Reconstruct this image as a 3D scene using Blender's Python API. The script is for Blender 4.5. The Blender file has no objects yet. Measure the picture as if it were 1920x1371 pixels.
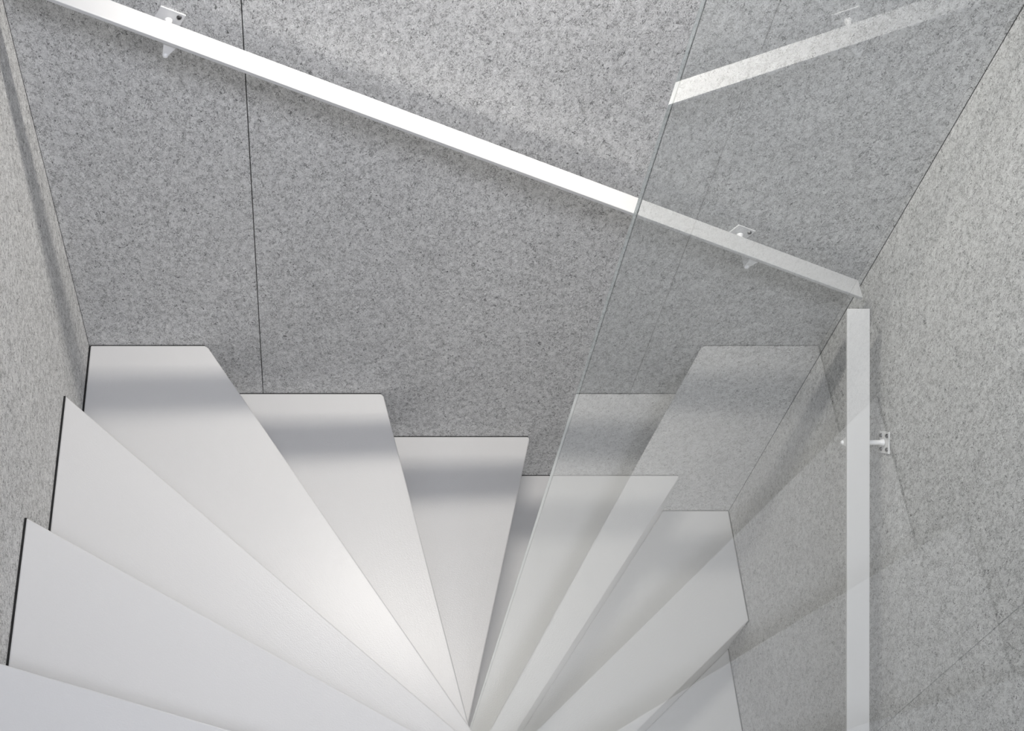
import bpy, bmesh, math
from mathutils import Vector, Matrix

# ---------------------------------------------------------------- frame
# metres; x to the right along the back wall, y towards the back wall,
# z up from the lower floor.  The eye stands Z0 above that floor.
Z0 = 4.037
RISE = 0.19
S = bpy.context.scene
COL = S.collection

# ---------------------------------------------------------------- camera
cam_d = bpy.data.cameras.new('camera')
cam = bpy.data.objects.new('camera', cam_d)
COL.objects.link(cam)
cam.location = (0, 0, Z0)
cam.rotation_euler = (math.radians(90 - 57.4867), 0, 0)
cam_d.sensor_fit = 'HORIZONTAL'
cam_d.sensor_width = 36.0
cam_d.lens = 2540.02 * 36 / 1920
cam_d.shift_x = (960 - 581) / 1920
cam_d.shift_y = 0.0
cam_d.clip_start = 0.02
S.camera = cam

# ---------------------------------------------------------------- world
W = bpy.data.worlds.new('sky')
S.world = W
W.use_nodes = True
bg = W.node_tree.nodes['Background']
bg.inputs[0].default_value = (0.62, 0.72, 0.92, 1)
bg.inputs[1].default_value = 1.0

# daylight coming down through the rooflight
def area(name, loc, rot, sx, sy, power, col):
    d = bpy.data.lights.new(name, 'AREA')
    d.shape = 'RECTANGLE'
    d.size = sx
    d.size_y = sy
    d.energy = power
    d.color = col
    o = bpy.data.objects.new(name, d)
    COL.objects.link(o)
    o.location = loc
    o.rotation_euler = rot
    return o
area('rooflight_daylight', (0.05, -0.62, Z0 + 1.94), (math.radians(12), 0, 0), 0.75, 0.75, 72, (0.88, 0.90, 1.0))
# added fill that brightens the lower right flight, no lamp modelled there
area('lower_fill_light', (0.68, -2.5, 1.55), (math.radians(88), 0, math.radians(-3)), 1.0, 2.0, 13, (1.0, 0.96, 0.90))

S.view_settings.view_transform = 'Standard'
S.view_settings.look = 'None'
S.view_settings.gamma = 1.0
S.view_settings.use_curve_mapping = False
S.view_settings.exposure = -0.19

# ---------------------------------------------------------------- materials
def new_mat(name):
    m = bpy.data.materials.new(name)
    m.use_nodes = True
    nt = m.node_tree
    return m, nt, nt.nodes['Principled BSDF']

def N(nt, kind, **kw):
    n = nt.nodes.new(kind)
    for k, v in kw.items():
        setattr(n, k, v)
    return n

def math_node(nt, op, a, b=None, clamp=False):
    n = N(nt, 'ShaderNodeMath', operation=op, use_clamp=clamp)
    for i, v in enumerate((a, b)):
        if v is None:
            continue
        if isinstance(v, (int, float)):
            n.inputs[i].default_value = v
        else:
            nt.links.new(v, n.inputs[i])
    return n.outputs[0]

def noise(nt, vec, scale, detail=2.0, rough=0.5, dist=0.0):
    n = N(nt, 'ShaderNodeTexNoise')
    n.inputs['Scale'].default_value = scale
    n.inputs['Detail'].default_value = detail
    n.inputs['Roughness'].default_value = rough
    n.inputs['Distortion'].default_value = dist
    nt.links.new(vec, n.inputs['Vector'])
    return n.outputs['Fac']

def ramp(nt, fac, a, b, lo=0.0, hi=1.0, smooth=True):
    n = N(nt, 'ShaderNodeMapRange')
    n.interpolation_type = 'SMOOTHSTEP' if smooth else 'LINEAR'
    n.inputs['From Min'].default_value = a
    n.inputs['From Max'].default_value = b
    n.inputs['To Min'].default_value = lo
    n.inputs['To Max'].default_value = hi
    nt.links.new(fac, n.inputs['Value'])
    return n.outputs['Result']

def mapping(nt, src, loc=(0, 0, 0), rot=(0, 0, 0), scale=(1, 1, 1)):
    n = N(nt, 'ShaderNodeMapping')
    n.inputs['Location'].default_value = loc
    n.inputs['Rotation'].default_value = rot
    n.inputs['Scale'].default_value = scale
    nt.links.new(src, n.inputs['Vector'])
    return n.outputs[0]

def felt_material():
    m, nt, p = new_mat('grey_wool_felt')
    tc = N(nt, 'ShaderNodeTexCoord').outputs['Object']
    # soft mottling of the pressed wool, slightly drawn out along the roll
    tcs = mapping(nt, tc, scale=(1.0, 1.0, 0.66))
    cloud = noise(nt, tcs, 22, 2, 0.6)
    blot = noise(nt, tcs, 85, 2, 0.62, 0.8)
    tuft = noise(nt, tcs, 210, 2, 0.6, 0.8)
    fine = noise(nt, tc, 520, 2, 0.6)
    # curly dark hairs: broken contour lines of noise fields
    dark = None
    for i, (sc, wd, ms, lo, hi, amt) in enumerate((
            (150, 0.036, 85, 0.47, 0.57, 0.62), (215, 0.046, 110, 0.47, 0.57, 0.60),
            (290, 0.055, 100, 0.48, 0.58, 0.55), (110, 0.026, 80, 0.53, 0.60, 0.85),
            (180, 0.036, 130, 0.56, 0.63, 1.0))):
        r = 0.3 + 0.7 * i
        v = mapping(nt, tcs, (3.1 * i, 7.7 * i, 1.3 * i), (r, r * 0.7, r * 1.3))
        n1 = noise(nt, v, sc, 1.0, 0.5, 0.9)
        line = ramp(nt, math_node(nt, 'ABSOLUTE', math_node(nt, 'SUBTRACT', n1, 0.5)), wd * 0.3, wd, amt, 0)
        msk = ramp(nt, noise(nt, v, ms, 2.0), lo, hi)
        q = math_node(nt, 'MULTIPLY', line, msk)
        dark = q if dark is None else math_node(nt, 'MAXIMUM', dark, q)
    lite = None
    for i, (sc, ms) in enumerate(((190, 95), (260, 120))):
        v2 = mapping(nt, tcs, (11 + 4 * i, 5, 2), (0.9 + i, 0.2, 0.5 + i))
        n2 = noise(nt, v2, sc, 1.0, 0.5, 0.8)
        q = math_node(nt, 'MULTIPLY',
                      ramp(nt, math_node(nt, 'ABSOLUTE', math_node(nt, 'SUBTRACT', n2, 0.5)), 0.010, 0.040, 1, 0),
                      ramp(nt, noise(nt, v2, ms, 2.0), 0.48, 0.60))
        lite = q if lite is None else math_node(nt, 'MAXIMUM', lite, q)
    val = 0.695
    for f, k in ((cloud, 0.13), (blot, 0.20), (tuft, 0.42), (fine, 0.50)):
        val = math_node(nt, 'ADD', val, math_node(nt, 'MULTIPLY', math_node(nt, 'SUBTRACT', f, 0.5), k))
    val = math_node(nt, 'ADD', val, math_node(nt, 'MULTIPLY', lite, 0.14))
    val = math_node(nt, 'MULTIPLY', val, math_node(nt, 'SUBTRACT', 1.0, math_node(nt, 'MULTIPLY', dark, 0.78)))
    cc = N(nt, 'ShaderNodeCombineColor')
    for i, k in enumerate((1.0, 1.0, 0.99)):
        nt.links.new(math_node(nt, 'MULTIPLY', val, k), cc.inputs[i])
    nt.links.new(cc.outputs[0], p.inputs['Base Color'])
    p.inputs['Roughness'].default_value = 0.95
    p.inputs['Specular IOR Level'].default_value = 0.1
    b = N(nt, 'ShaderNodeBump')
    b.inputs['Strength'].default_value = 0.35
    b.inputs['Distance'].default_value = 0.0012
    nt.links.new(math_node(nt, 'ADD', fine, tuft), b.inputs['Height'])
    nt.links.new(b.outputs[0], p.inputs['Normal'])
    return m

def paint_material(name, col, rough, grain=0.0, coat=0.0):
    m, nt, p = new_mat(name)
    tc = N(nt, 'ShaderNodeTexCoord').outputs['Object']
    soft = noise(nt, tc, 3.0, 2)
    cc = N(nt, 'ShaderNodeCombineColor')
    for i in range(3):
        nt.links.new(math_node(nt, 'ADD', col[i] - 0.012, math_node(nt, 'MULTIPLY', soft, 0.024)), cc.inputs[i])
    nt.links.new(cc.outputs[0], p.inputs['Base Color'])
    p.inputs['Roughness'].default_value = rough
    if grain:
        # brushed paint over wood: streaks along the board (local x) and a fine stipple
        st = noise(nt, mapping(nt, tc, scale=(5, 190, 5)), 1.0, 3, 0.6)
        sp = noise(nt, tc, 420, 2, 0.6)
        h = math_node(nt, 'ADD', math_node(nt, 'MULTIPLY', st, 0.45), math_node(nt, 'MULTIPLY', sp, 1.0))
        b = N(nt, 'ShaderNodeBump')
        b.inputs['Strength'].default_value = grain
        b.inputs['Distance'].default_value = 0.0015
        nt.links.new(h, b.inputs['Height'])
        nt.links.new(b.outputs[0], p.inputs['Normal'])
    return m

def glass_material():
    m = bpy.data.materials.new('clear_glass')
    m.use_nodes = True
    nt = m.node_tree
    nt.nodes.remove(nt.nodes['Principled BSDF'])
    out = nt.nodes['Material Output']
    geo = N(nt, 'ShaderNodeNewGeometry')
    vm = N(nt, 'ShaderNodeVectorMath', operation='DOT_PRODUCT')
    nt.links.new(geo.outputs['Normal'], vm.inputs[0])
    nt.links.new(geo.outputs['Incoming'], vm.inputs[1])
    c = math_node(nt, 'ABSOLUTE', vm.outputs['Value'])
    r = math_node(nt, 'POWER', math_node(nt, 'SUBTRACT', 1.0, c, clamp=True), 5.1)
    r = math_node(nt, 'ADD', 0.018, math_node(nt, 'MULTIPLY', r, 0.982), clamp=True)
    # both faces of the sheet together: 2R / (1 + R)
    r = math_node(nt, 'DIVIDE', math_node(nt, 'MULTIPLY', r, 2.0), math_node(nt, 'ADD', r, 1.0), clamp=True)
    tr = N(nt, 'ShaderNodeBsdfTransparent')
    tr.inputs[0].default_value = (0.965, 0.975, 0.972, 1)
    gl = N(nt, 'ShaderNodeBsdfGlossy')
    gl.inputs['Roughness'].default_value = 0.0
    gl.inputs['Color'].default_value = (0.97, 0.985, 0.98, 1)
    mx = N(nt, 'ShaderNodeMixShader')
    nt.links.new(r, mx.inputs[0])
    nt.links.new(tr.outputs[0], mx.inputs[1])
    nt.links.new(gl.outputs[0], mx.inputs[2])
    nt.links.new(mx.outputs[0], out.inputs[0])
    # the far face only passes light on, the near face carries the sheet's whole reflection
    m2 = bpy.data.materials.new('clear_glass_far_face')
    m2.use_nodes = True
    t2 = m2.node_tree
    t2.nodes.remove(t2.nodes['Principled BSDF'])
    tb = N(t2, 'ShaderNodeBsdfTransparent')
    tb.inputs[0].default_value = (0.985, 0.995, 0.99, 1)
    t2.links.new(tb.outputs[0], t2.nodes['Material Output'].inputs[0])
    return m, m2

FELT = felt_material()
WHITE = paint_material('white_satin_stair_paint', (0.66, 0.657, 0.65), 0.30, grain=0.17)
RAILW = paint_material('white_powder_coat', (0.68, 0.68, 0.675), 0.42)
BRACK = paint_material('white_enamel', (0.90, 0.90, 0.895), 0.4)
PLAST = paint_material('white_plaster', (0.78, 0.78, 0.77), 0.8)
GLASS, GLASS2 = glass_material()
EDGE, nt_, p_ = new_mat('polished_glass_edge')
p_.inputs['Base Color'].default_value = (0.86, 0.89, 0.88, 1)
p_.inputs['Roughness'].default_value = 0.15
tl_ = N(nt_, 'ShaderNodeBsdfTranslucent')
tl_.inputs[0].default_value = (0.90, 0.93, 0.92, 1)
mx_ = N(nt_, 'ShaderNodeMixShader')
mx_.inputs[0].default_value = 0.6
nt_.links.new(p_.outputs[0], mx_.inputs[1])
nt_.links.new(tl_.outputs[0], mx_.inputs[2])
tp_ = N(nt_, 'ShaderNodeBsdfTransparent')
tp_.inputs[0].default_value = (0.93, 0.96, 0.95, 1)
my_ = N(nt_, 'ShaderNodeMixShader')
my_.inputs[0].default_value = 0.45
nt_.links.new(mx_.outputs[0], my_.inputs[1])
nt_.links.new(tp_.outputs[0], my_.inputs[2])
nt_.links.new(my_.outputs[0], nt_.nodes['Material Output'].inputs[0])
STEEL, nt_, p_ = new_mat('dark_screw_steel')
p_.inputs['Base Color'].default_value = (0.16, 0.16, 0.16, 1)
p_.inputs['Metallic'].default_value = 0.9
p_.inputs['Roughness'].default_value = 0.35
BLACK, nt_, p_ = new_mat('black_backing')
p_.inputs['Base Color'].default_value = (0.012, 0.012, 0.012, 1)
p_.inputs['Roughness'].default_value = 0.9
GLOW, nt_, p_ = new_mat('lit_diffuser')
p_.inputs['Base Color'].default_value = (0.9, 0.9, 0.88, 1)
p_.inputs['Emission Color'].default_value = (1, 0.97, 0.92, 1)
p_.inputs['Emission Strength'].default_value = 6.0

# ---------------------------------------------------------------- helpers
def link(name, bm, mats, parent=None, matrix=None, smooth=False):
    bmesh.ops.recalc_face_normals(bm, faces=bm.faces[:])
    me = bpy.data.meshes.new(name)
    bm.to_mesh(me)
    bm.free()
    for m in (mats if isinstance(mats, (list, tuple)) else [mats]):
        me.materials.append(m)
    if smooth:
        for f in me.polygons:
            f.use_smooth = True
    o = bpy.data.objects.new(name, me)
    COL.objects.link(o)
    if parent:
        o.parent = parent
    if matrix is not None:
        o.matrix_local = matrix
    return o

def empty(name, loc, label, cat, group=None):
    o = bpy.data.objects.new(name, None)
    o.empty_display_size = 0.1
    COL.objects.link(o)
    o.location = loc
    o['label'] = label
    o['category'] = cat
    if group:
        o['group'] = group
    return o

def box(bm, x0, x1, y0, y1, z0, z1, M=None):
    vs = [bm.verts.new((x, y, z)) for z in (z0, z1) for y in (y0, y1) for x in (x0, x1)]
    for q in ((0, 1, 3, 2), (4, 6, 7, 5), (0, 4, 5, 1), (2, 3, 7, 6), (0, 2, 6, 4), (1, 5, 7, 3)):
        bm.faces.new([vs[i] for i in q])
    if M is not None:
        bmesh.ops.transform(bm, matrix=M, verts=vs)
    return vs

def prism(bm, pts, z0, z1):
    lo = [bm.verts.new((x, y, z0)) for x, y in pts]
    hi = [bm.verts.new((x, y, z1)) for x, y in pts]
    n = len(pts)
    bm.faces.new(lo[::-1])
    bm.faces.new(hi)
    for i in range(n):
        bm.faces.new((lo[i], lo[(i + 1) % n], hi[(i + 1) % n], hi[i]))

def bevel_mod(o, w, seg=2):
    b = o.modifiers.new('bevel', 'BEVEL')
    b.width = w
    b.segments = seg
    b.limit_method = 'ANGLE'
    b.angle_limit = math.radians(35)
    b.harden_normals = False

def struct(name, bm, mats, parent=None):
    o = link(name, bm, mats, parent)
    if parent is None:
        o['kind'] = 'structure'
    return o

# ---------------------------------------------------------------- room shell
XL, XR, YB, YF = -0.4545, 1.0612, 1.5340, -2.60      # inner faces
ZC = Z0 + 2.0                                         # ceiling
def shell(name, b):
    bm = bmesh.new()
    box(bm, *b)
    return struct(name, bm, BLACK)
PT = 0.012                                            # felt panel thickness
wl = shell('wall_left', (XL - 0.14, XL - PT, YF - 0.14, YB + 0.14, -0.1, ZC))
wr = shell('wall_right', (XR + PT, XR + 0.14, YF - 0.14, YB + 0.14, -0.1, ZC))
wb = shell('wall_back', (XL - PT, XR + PT, YB + PT, YB + 0.14, -0.1, ZC))
G = 0.0007
def panel(parent, b):
    bm = bmesh.new()
    box(bm, *b)
    o = link('felt_panel', bm, FELT, parent)
    bevel_mod(o, 0.0008, 1)
    return o
SX = -0.1018                                          # joint in the back wall
panel(wb, (XL, SX - G, YB, YB + PT, 0, ZC))
panel(wb, (SX + G, XR, YB, YB + PT, 0, ZC))
SY = 0.785                                            # joints in the side walls
panel(wr, (XR, XR + PT, SY + 0.0003, YB - 0.0006, 0, ZC))
panel(wr, (XR, XR + PT, SY - 1.2, SY - 0.0003, 0, ZC))
panel(wr, (XR, XR + PT, YF, SY - 1.2 - G, 0, ZC))
panel(wl, (XL - PT, XL, 0.33 + G, YB - 0.0006, 0, ZC))
panel(wl, (XL - PT, XL, YF, 0.33 - G, 0, ZC))
bm = bmesh.new(); box(bm, XL - 0.14, XR + 0.14, YF - 0.14, YF, -0.1, ZC)
struct('wall_front', bm, PLAST)
bm = bmesh.new(); box(bm, XL - 0.14, XR + 0.14, YF - 0.14, YB + 0.14, -0.25, 0.0)
struct('floor', bm, PLAST)
bm = bmesh.new()                                      # ceiling with the rooflight opening
hx0, hx1, hy0, hy1 = -0.36, 0.46, -1.02, -0.22
X0, X1, Y0, Y1 = XL - 0.14, XR + 0.14, YF - 0.14, YB + 0.14
box(bm, X0, X1, Y0, hy0, ZC, ZC + 0.2)
box(bm, X0, X1, hy1, Y1, ZC, ZC + 0.2)
box(bm, X0, hx0, hy0, hy1, ZC, ZC + 0.2)
box(bm, hx1, X1, hy0, hy1, ZC, ZC + 0.2)
struct('ceiling', bm, PLAST)

# ---------------------------------------------------------------- staircase
TL, TR, TB = -0.4510, 1.0588, 1.5322                  # where the boards stop short of the felt
GL, GR = 0.2970, 0.3035                               # board ends at the glass, left and right flight
def lev(k):
    return Z0 - 2.3270 - RISE * (k - 3)
# front edge of each tread in plan: outer point, inner point
NOSE = {-4: ((TL, -0.25), (GL, -0.25)), -3: ((TL, -0.03), (GL, 0.005)), -2: ((TL, 0.195), (GL, 0.180)),
        -1: ((TL, 0.420), (GL, 0.325)),
        0: ((TL, 0.6535), (GL, 0.435)), 1: ((TL, 0.9545), (GL, 0.527)), 2: ((TL, 1.2965), (GL, 0.613)),
        3: ((-0.212, TB), (GL, 0.707)), 4: ((0.159, TB), (0.2995, 0.802)), 5: ((0.505, TB), (0.3045, 0.800)),
        6: ((0.893, TB), (GR + 0.004, 0.7125)), 7: ((TR, 1.2385), (GR + 0.004, 0.573)),
        8: ((TR, 0.915), (GR + 0.004, 0.480)), 9: ((TR, 0.640), (GR + 0.004, 0.375)),
        10: ((TR, 0.395), (GR + 0.004, 0.250)), 11: ((TR, 0.160), (GR + 0.004, 0.090))}
CORNER = {3: (TL, TB), 7: (TR, TB)}
stair = empty('winder_staircase', (0.30, 0.80, 0),
              'white painted winding staircase fanning around the glass panel between grey felt walls', 'staircase')
RT = 0.020
def board_obj(name, pts, z0, z1, ang, mat, bev):
    c = Vector((sum(p[0] for p in pts) / len(pts), sum(p[1] for p in pts) / len(pts), 0))
    Rm = Matrix.Rotation(ang, 4, 'Z')
    inv = Rm.inverted()
    loc = [inv @ (Vector((x, y, 0)) - c) for x, y in pts]
    bm = bmesh.new()
    h = z1 - z0
    prism(bm, [(v.x, v.y) for v in loc], -h, 0)
    o = link(name, bm, mat, stair, Matrix.Translation(Vector((c.x - stair.location.x, c.y - stair.location.y, z1))) @ Rm)
    bevel_mod(o, bev, 2)
    return o
for k in range(-3, 12):
    a_o, a_i = Vector(NOSE[k - 1][0]), Vector(NOSE[k - 1][1])     # edge of the step above
    b_o, b_i = Vector(NOSE[k][0]), Vector(NOSE[k][1])             # own front edge
    d = (b_i - b_o).normalized()
    pts = [a_i, a_o]
    if k in CORNER:
        pts.append(Vector(CORNER[k]))
    if 3 <= k <= 6:                                              # eased corner at the back wall
        pts += [b_o + Vector((-0.0045, 0)), b_o + d * 0.006, b_i]
    else:
        pts += [b_o, b_i]
    if k == 5:                                                   # the tread that meets the end of the glass
        pts = [a_i, a_o, b_o + Vector((-0.0045, 0)), b_o + d * 0.006, b_i]
    if k == 6:
        pts = [a_i, a_o, b_o + Vector((-0.0045, 0)), b_o + d * 0.006, b_i, Vector((GR + 0.004, 0.795))]
    ang = math.atan2(d.y, d.x)
    board_obj('tread', [(p.x, p.y) for p in pts], lev(k) - 0.035, lev(k), ang, WHITE, 0.0028)
    # near-black strip painting the shade in the gap between board and felt
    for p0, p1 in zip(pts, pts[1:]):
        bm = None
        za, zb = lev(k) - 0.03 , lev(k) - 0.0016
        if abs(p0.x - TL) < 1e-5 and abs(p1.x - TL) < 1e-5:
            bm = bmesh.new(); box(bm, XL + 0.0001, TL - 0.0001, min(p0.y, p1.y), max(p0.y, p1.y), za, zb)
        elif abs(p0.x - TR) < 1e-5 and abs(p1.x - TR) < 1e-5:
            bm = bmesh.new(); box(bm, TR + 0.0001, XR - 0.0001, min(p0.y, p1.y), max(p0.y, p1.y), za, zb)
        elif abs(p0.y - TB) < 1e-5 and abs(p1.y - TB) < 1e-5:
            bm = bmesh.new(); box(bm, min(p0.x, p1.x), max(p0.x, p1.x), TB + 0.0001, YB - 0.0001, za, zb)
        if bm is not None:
            o = link('gap_shade_strip', bm, BLACK, stair, Matrix.Translation(-stair.location))
            o['label'] = 'thin dark strip standing in for the shade between tread and felt'
    # riser below the front edge, flush with it, down to the next tread
    n = Vector((d.y, -d.x))
    if n.dot((a_o + a_i) * 0.5 - (b_o + b_i) * 0.5) < 0:
        n = -n
    L = (b_i - b_o).length
    q = [b_o + d * 0.006, b_i - d * 0.004, b_i - d * 0.004 + n * RT, b_o + d * 0.02 + n * RT]
    x_lo = GR + 0.002 if k >= 6 else TL
    q = [(min(max(p.x, x_lo), TR), min(p.y, TB)) for p in q]
    board_obj('riser', q, lev(k + 1) - 0.001, lev(k) - 0.0345, ang, WHITE, 0.0012)
# upper landing beyond the first step
bm = bmesh.new()
box(bm, TL, GL, YF, -0.25, lev(-4) - 0.2, lev(-4))
struct('floor_2', bm, WHITE)

# ---------------------------------------------------------------- glass panel
gy1, gy0, gz0, gz1 = 0.7870, -0.60, 0.0, Z0 - 0.12
gx0, gx1 = 0.2975, 0.3014
glass = empty('glass_panel', (gx0, gy1, gz0), 'tall clear frameless glass panel standing between the two flights of white stairs', 'glass panel')
bm = bmesh.new()
vs = box(bm, 0, gx1 - gx0, gy0 - gy1, -0.0004, 0, gz1 - gz0)
o = link('pane', bm, [GLASS, GLASS2], glass)
for f in o.data.polygons:
    f.material_index = 0 if f.normal.x < -0.9 else 1
bm = bmesh.new()
box(bm, 0.0006, gx1 - gx0 - 0.0009, -0.0004, 0.0, 0, gz1 - gz0)
o = link('polished_edge', bm, EDGE, glass)
o['label'] = 'pale polished vertical glass edge'
ARRIS_SHADE, nt_, p_ = new_mat('shaded_glass_arris')
p_.inputs['Base Color'].default_value = (0.10, 0.125, 0.115, 1)  # dark colour paints the shadow line along the far arris
p_.inputs['Roughness'].default_value = 0.4
for ax0, ax1 in ((0.0, 0.0006), (gx1 - gx0 - 0.0009, gx1 - gx0)):
    bm = bmesh.new()
    box(bm, ax0, ax1, -0.0004, 0.0, 0, gz1 - gz0)
    o = link('arris_or_shade_line', bm, ARRIS_SHADE if ax0 else EDGE, glass)

# ---------------------------------------------------------------- handrails
def cyl(bm, p0, p1, r, seg=20, r1=None):
    p0, p1 = Vector(p0), Vector(p1)
    d = p1 - p0
    M = Matrix.Translation((p0 + p1) / 2) @ d.to_track_quat('Z', 'Y').to_matrix().to_4x4()
    return bmesh.ops.create_cone(bm, cap_ends=True, segments=seg, radius1=r, radius2=r if r1 is None else r1,
                                 depth=d.length, matrix=M)['verts']

def screw_mesh():
    bm = bmesh.new()
    prof = [(0.0, 0.0030), (0.0022, 0.0028), (0.0036, 0.0018), (0.0041, 0.0)]
    rings = []
    for r, z in prof[1:]:
        rings.append([bm.verts.new((r * math.cos(t * math.tau / 16), r * math.sin(t * math.tau / 16), z)) for t in range(16)])
    # recessed socket
    sock = [bm.verts.new((0.0014 * math.cos(t * math.tau / 16), 0.0014 * math.sin(t * math.tau / 16), 0.0028)) for t in range(16)]
    base = [bm.verts.new((0.0012 * math.cos(t * math.tau / 16), 0.0012 * math.sin(t * math.tau / 16), 0.0008)) for t in range(16)]
    rings = [base, sock] + rings
    bm.faces.new(base)
    for a, b in zip(rings, rings[1:]):
        for i in range(16):
            j = (i + 1) % 16
            bm.faces.new((a[i], a[j], b[j], b[i]))
    bm.faces.new(rings[-1])
    return bm

def handrail(name, label, along, out, p_top, length, wallgap, width, thick, brackets, screws):
    """along: unit vector down the slope; out: horizontal unit vector off the wall.
    p_top: upper end, top edge nearest the wall."""
    up = along.cross(out)
    if up.z < 0:
        up = -up
    root = empty(name, p_top, label, 'handrail', 'white flat handrails on the felt walls')
    # local frame: X along, Y out of the wall, Z up (right-handed if along x out = up)
    M = Matrix((along, out, up)).transposed().to_4x4()
    hz = Vector((along.x, along.y, 0)).normalized()
    bm = bmesh.new()
    # vertical end cuts
    k = along.z / hz.dot(along)
    pts = []
    for s, w, t in [(s, w, t) for s in (0, length) for t in (0, -thick) for w in (0, width)]:
        pts.append(hz * s + Vector((0, 0, k * s + t)) + out * w)
    vs = [bm.verts.new(p) for p in pts]
    for q in ((0, 1, 3, 2), (4, 6, 7, 5), (0, 4, 5, 1), (2, 3, 7, 6), (0, 2, 6, 4), (1, 5, 7, 3)):
        bm.faces.new([vs[i] for i in q])
    bar = link('bar', bm, RAILW, root)
    bevel_mod(bar, 0.0012, 2)
    for s, scr in zip(brackets, screws):
        top = hz * s + Vector((0, 0, k * s))
        c = top - out * wallgap + Vector((0, 0, -thick - 0.0265))       # plate centre on the wall
        bm = bmesh.new()
        a0, a1 = c + out * 0.003, c + out * (wallgap + width - 0.004)
        cyl(bm, a0, a1, 0.0046)
        bmesh.ops.create_uvsphere(bm, u_segments=20, v_segments=10, radius=0.0046, matrix=Matrix.Translation(a1))
        # collar at the plate
        cyl(bm, c + out * 0.004, c + out * 0.010, 0.0066, 20, 0.0048)
        # tapered saddle from the rod up to the underside of the bar
        link_pts = []
        o0, o1 = wallgap + width - 0.022, wallgap + width - 0.003
        for oo in (o0, o1):
            b = c + out * oo
            link_pts.append([b - hz * 0.0042, b + hz * 0.0042,
                             b + hz * 0.0185 + Vector((0, 0, 0.0265 + k * 0.0185)), b + Vector((0, 0, 0.0265))])
        va = [bm.verts.new(p) for p in link_pts[0]]
        vb = [bm.verts.new(p) for p in link_pts[1]]
        bm.faces.new(va)
        bm.faces.new(vb[::-1])
        for i in range(4):
            bm.faces.new((va[i], vb[i], vb[(i + 1) % 4], va[(i + 1) % 4]))
        br = link('bracket', bm, BRACK, root)
        Mp = Matrix.Translation(c) @ M
        bm = bmesh.new()
        box(bm, -0.0205, 0.0205, 0.0004, 0.0026, -0.0205, 0.0205, Mp)
        pl = link('mounting_plate', bm, BRACK, br)
        bevel_mod(pl, 0.0008, 1)
        for sx, sz in scr:
            Ms = Mp @ Matrix.Translation((sx * 0.0125, 0.0026, sz * 0.0125)) @ Matrix.Rotation(-math.pi / 2, 4, 'X')
            sc = link('screw', screw_mesh(), STEEL, br, Ms, smooth=False)
    return root

zA = lambda x: Z0 - 1.806 - 0.5216 * (x - 0.5613)
dA = Vector((1, 0, -0.5216)).normalized()
handrail('handrail', 'bright white flat handrail sloping down across the back felt wall above the stair treads', dA, Vector((0, -1, 0)),
         Vector((-0.43, 1.494, zA(-0.43))), 1.024 + 0.43, YB - 1.494, 0.040, 0.0082,
         [-0.2128 + 0.43, 0.7845 + 0.43], [[(1, 1), (1, -1)], [(1, 1), (1, -1)]])
zB = lambda y: Z0 - 2.025 + 0.641 * (y - 1.414)
dB = Vector((0, -1, -0.641)).normalized()
handrail('handrail', 'white flat handrail running down the right felt wall, seen through the glass panel', dB, Vector((-1, 0, 0)),
         Vector((1.0205, 1.414, zB(1.414))), 2.2, XR - 1.0205, 0.0415, 0.0082,
         [1.414 - 1.2227, 1.414 - 0.10], [[(1, 1), (1, -1), (-1, 1), (-1, -1)]] * 2)

# ---------------------------------------------------------------- linear lamp at the head of the back wall (just out of view)
lx, lz = 0.30, Z0 - 0.95
lamp = empty('unseen_wall_lamp', (lx, YB, lz), 'unseen slim white linear lamp, out of view high on the back felt wall above the handrail', 'lamp')
bm = bmesh.new()
box(bm, -0.30, 0.30, -0.038, -0.0005, 0.004, 0.05)
o = link('housing', bm, RAILW, lamp)
bevel_mod(o, 0.002, 2)
bm = bmesh.new()
box(bm, -0.29, 0.29, -0.036, -0.001, 0.0, 0.004)
link('diffuser', bm, GLOW, lamp)
lamp_light = area('unseen_lamp_light', (lx, YB - 0.018, lz - 0.003), (0, 0, 0), 0.50, 0.034, 7.3, (1.0, 0.955, 0.89))
lamp_light.data.spread = math.radians(138)
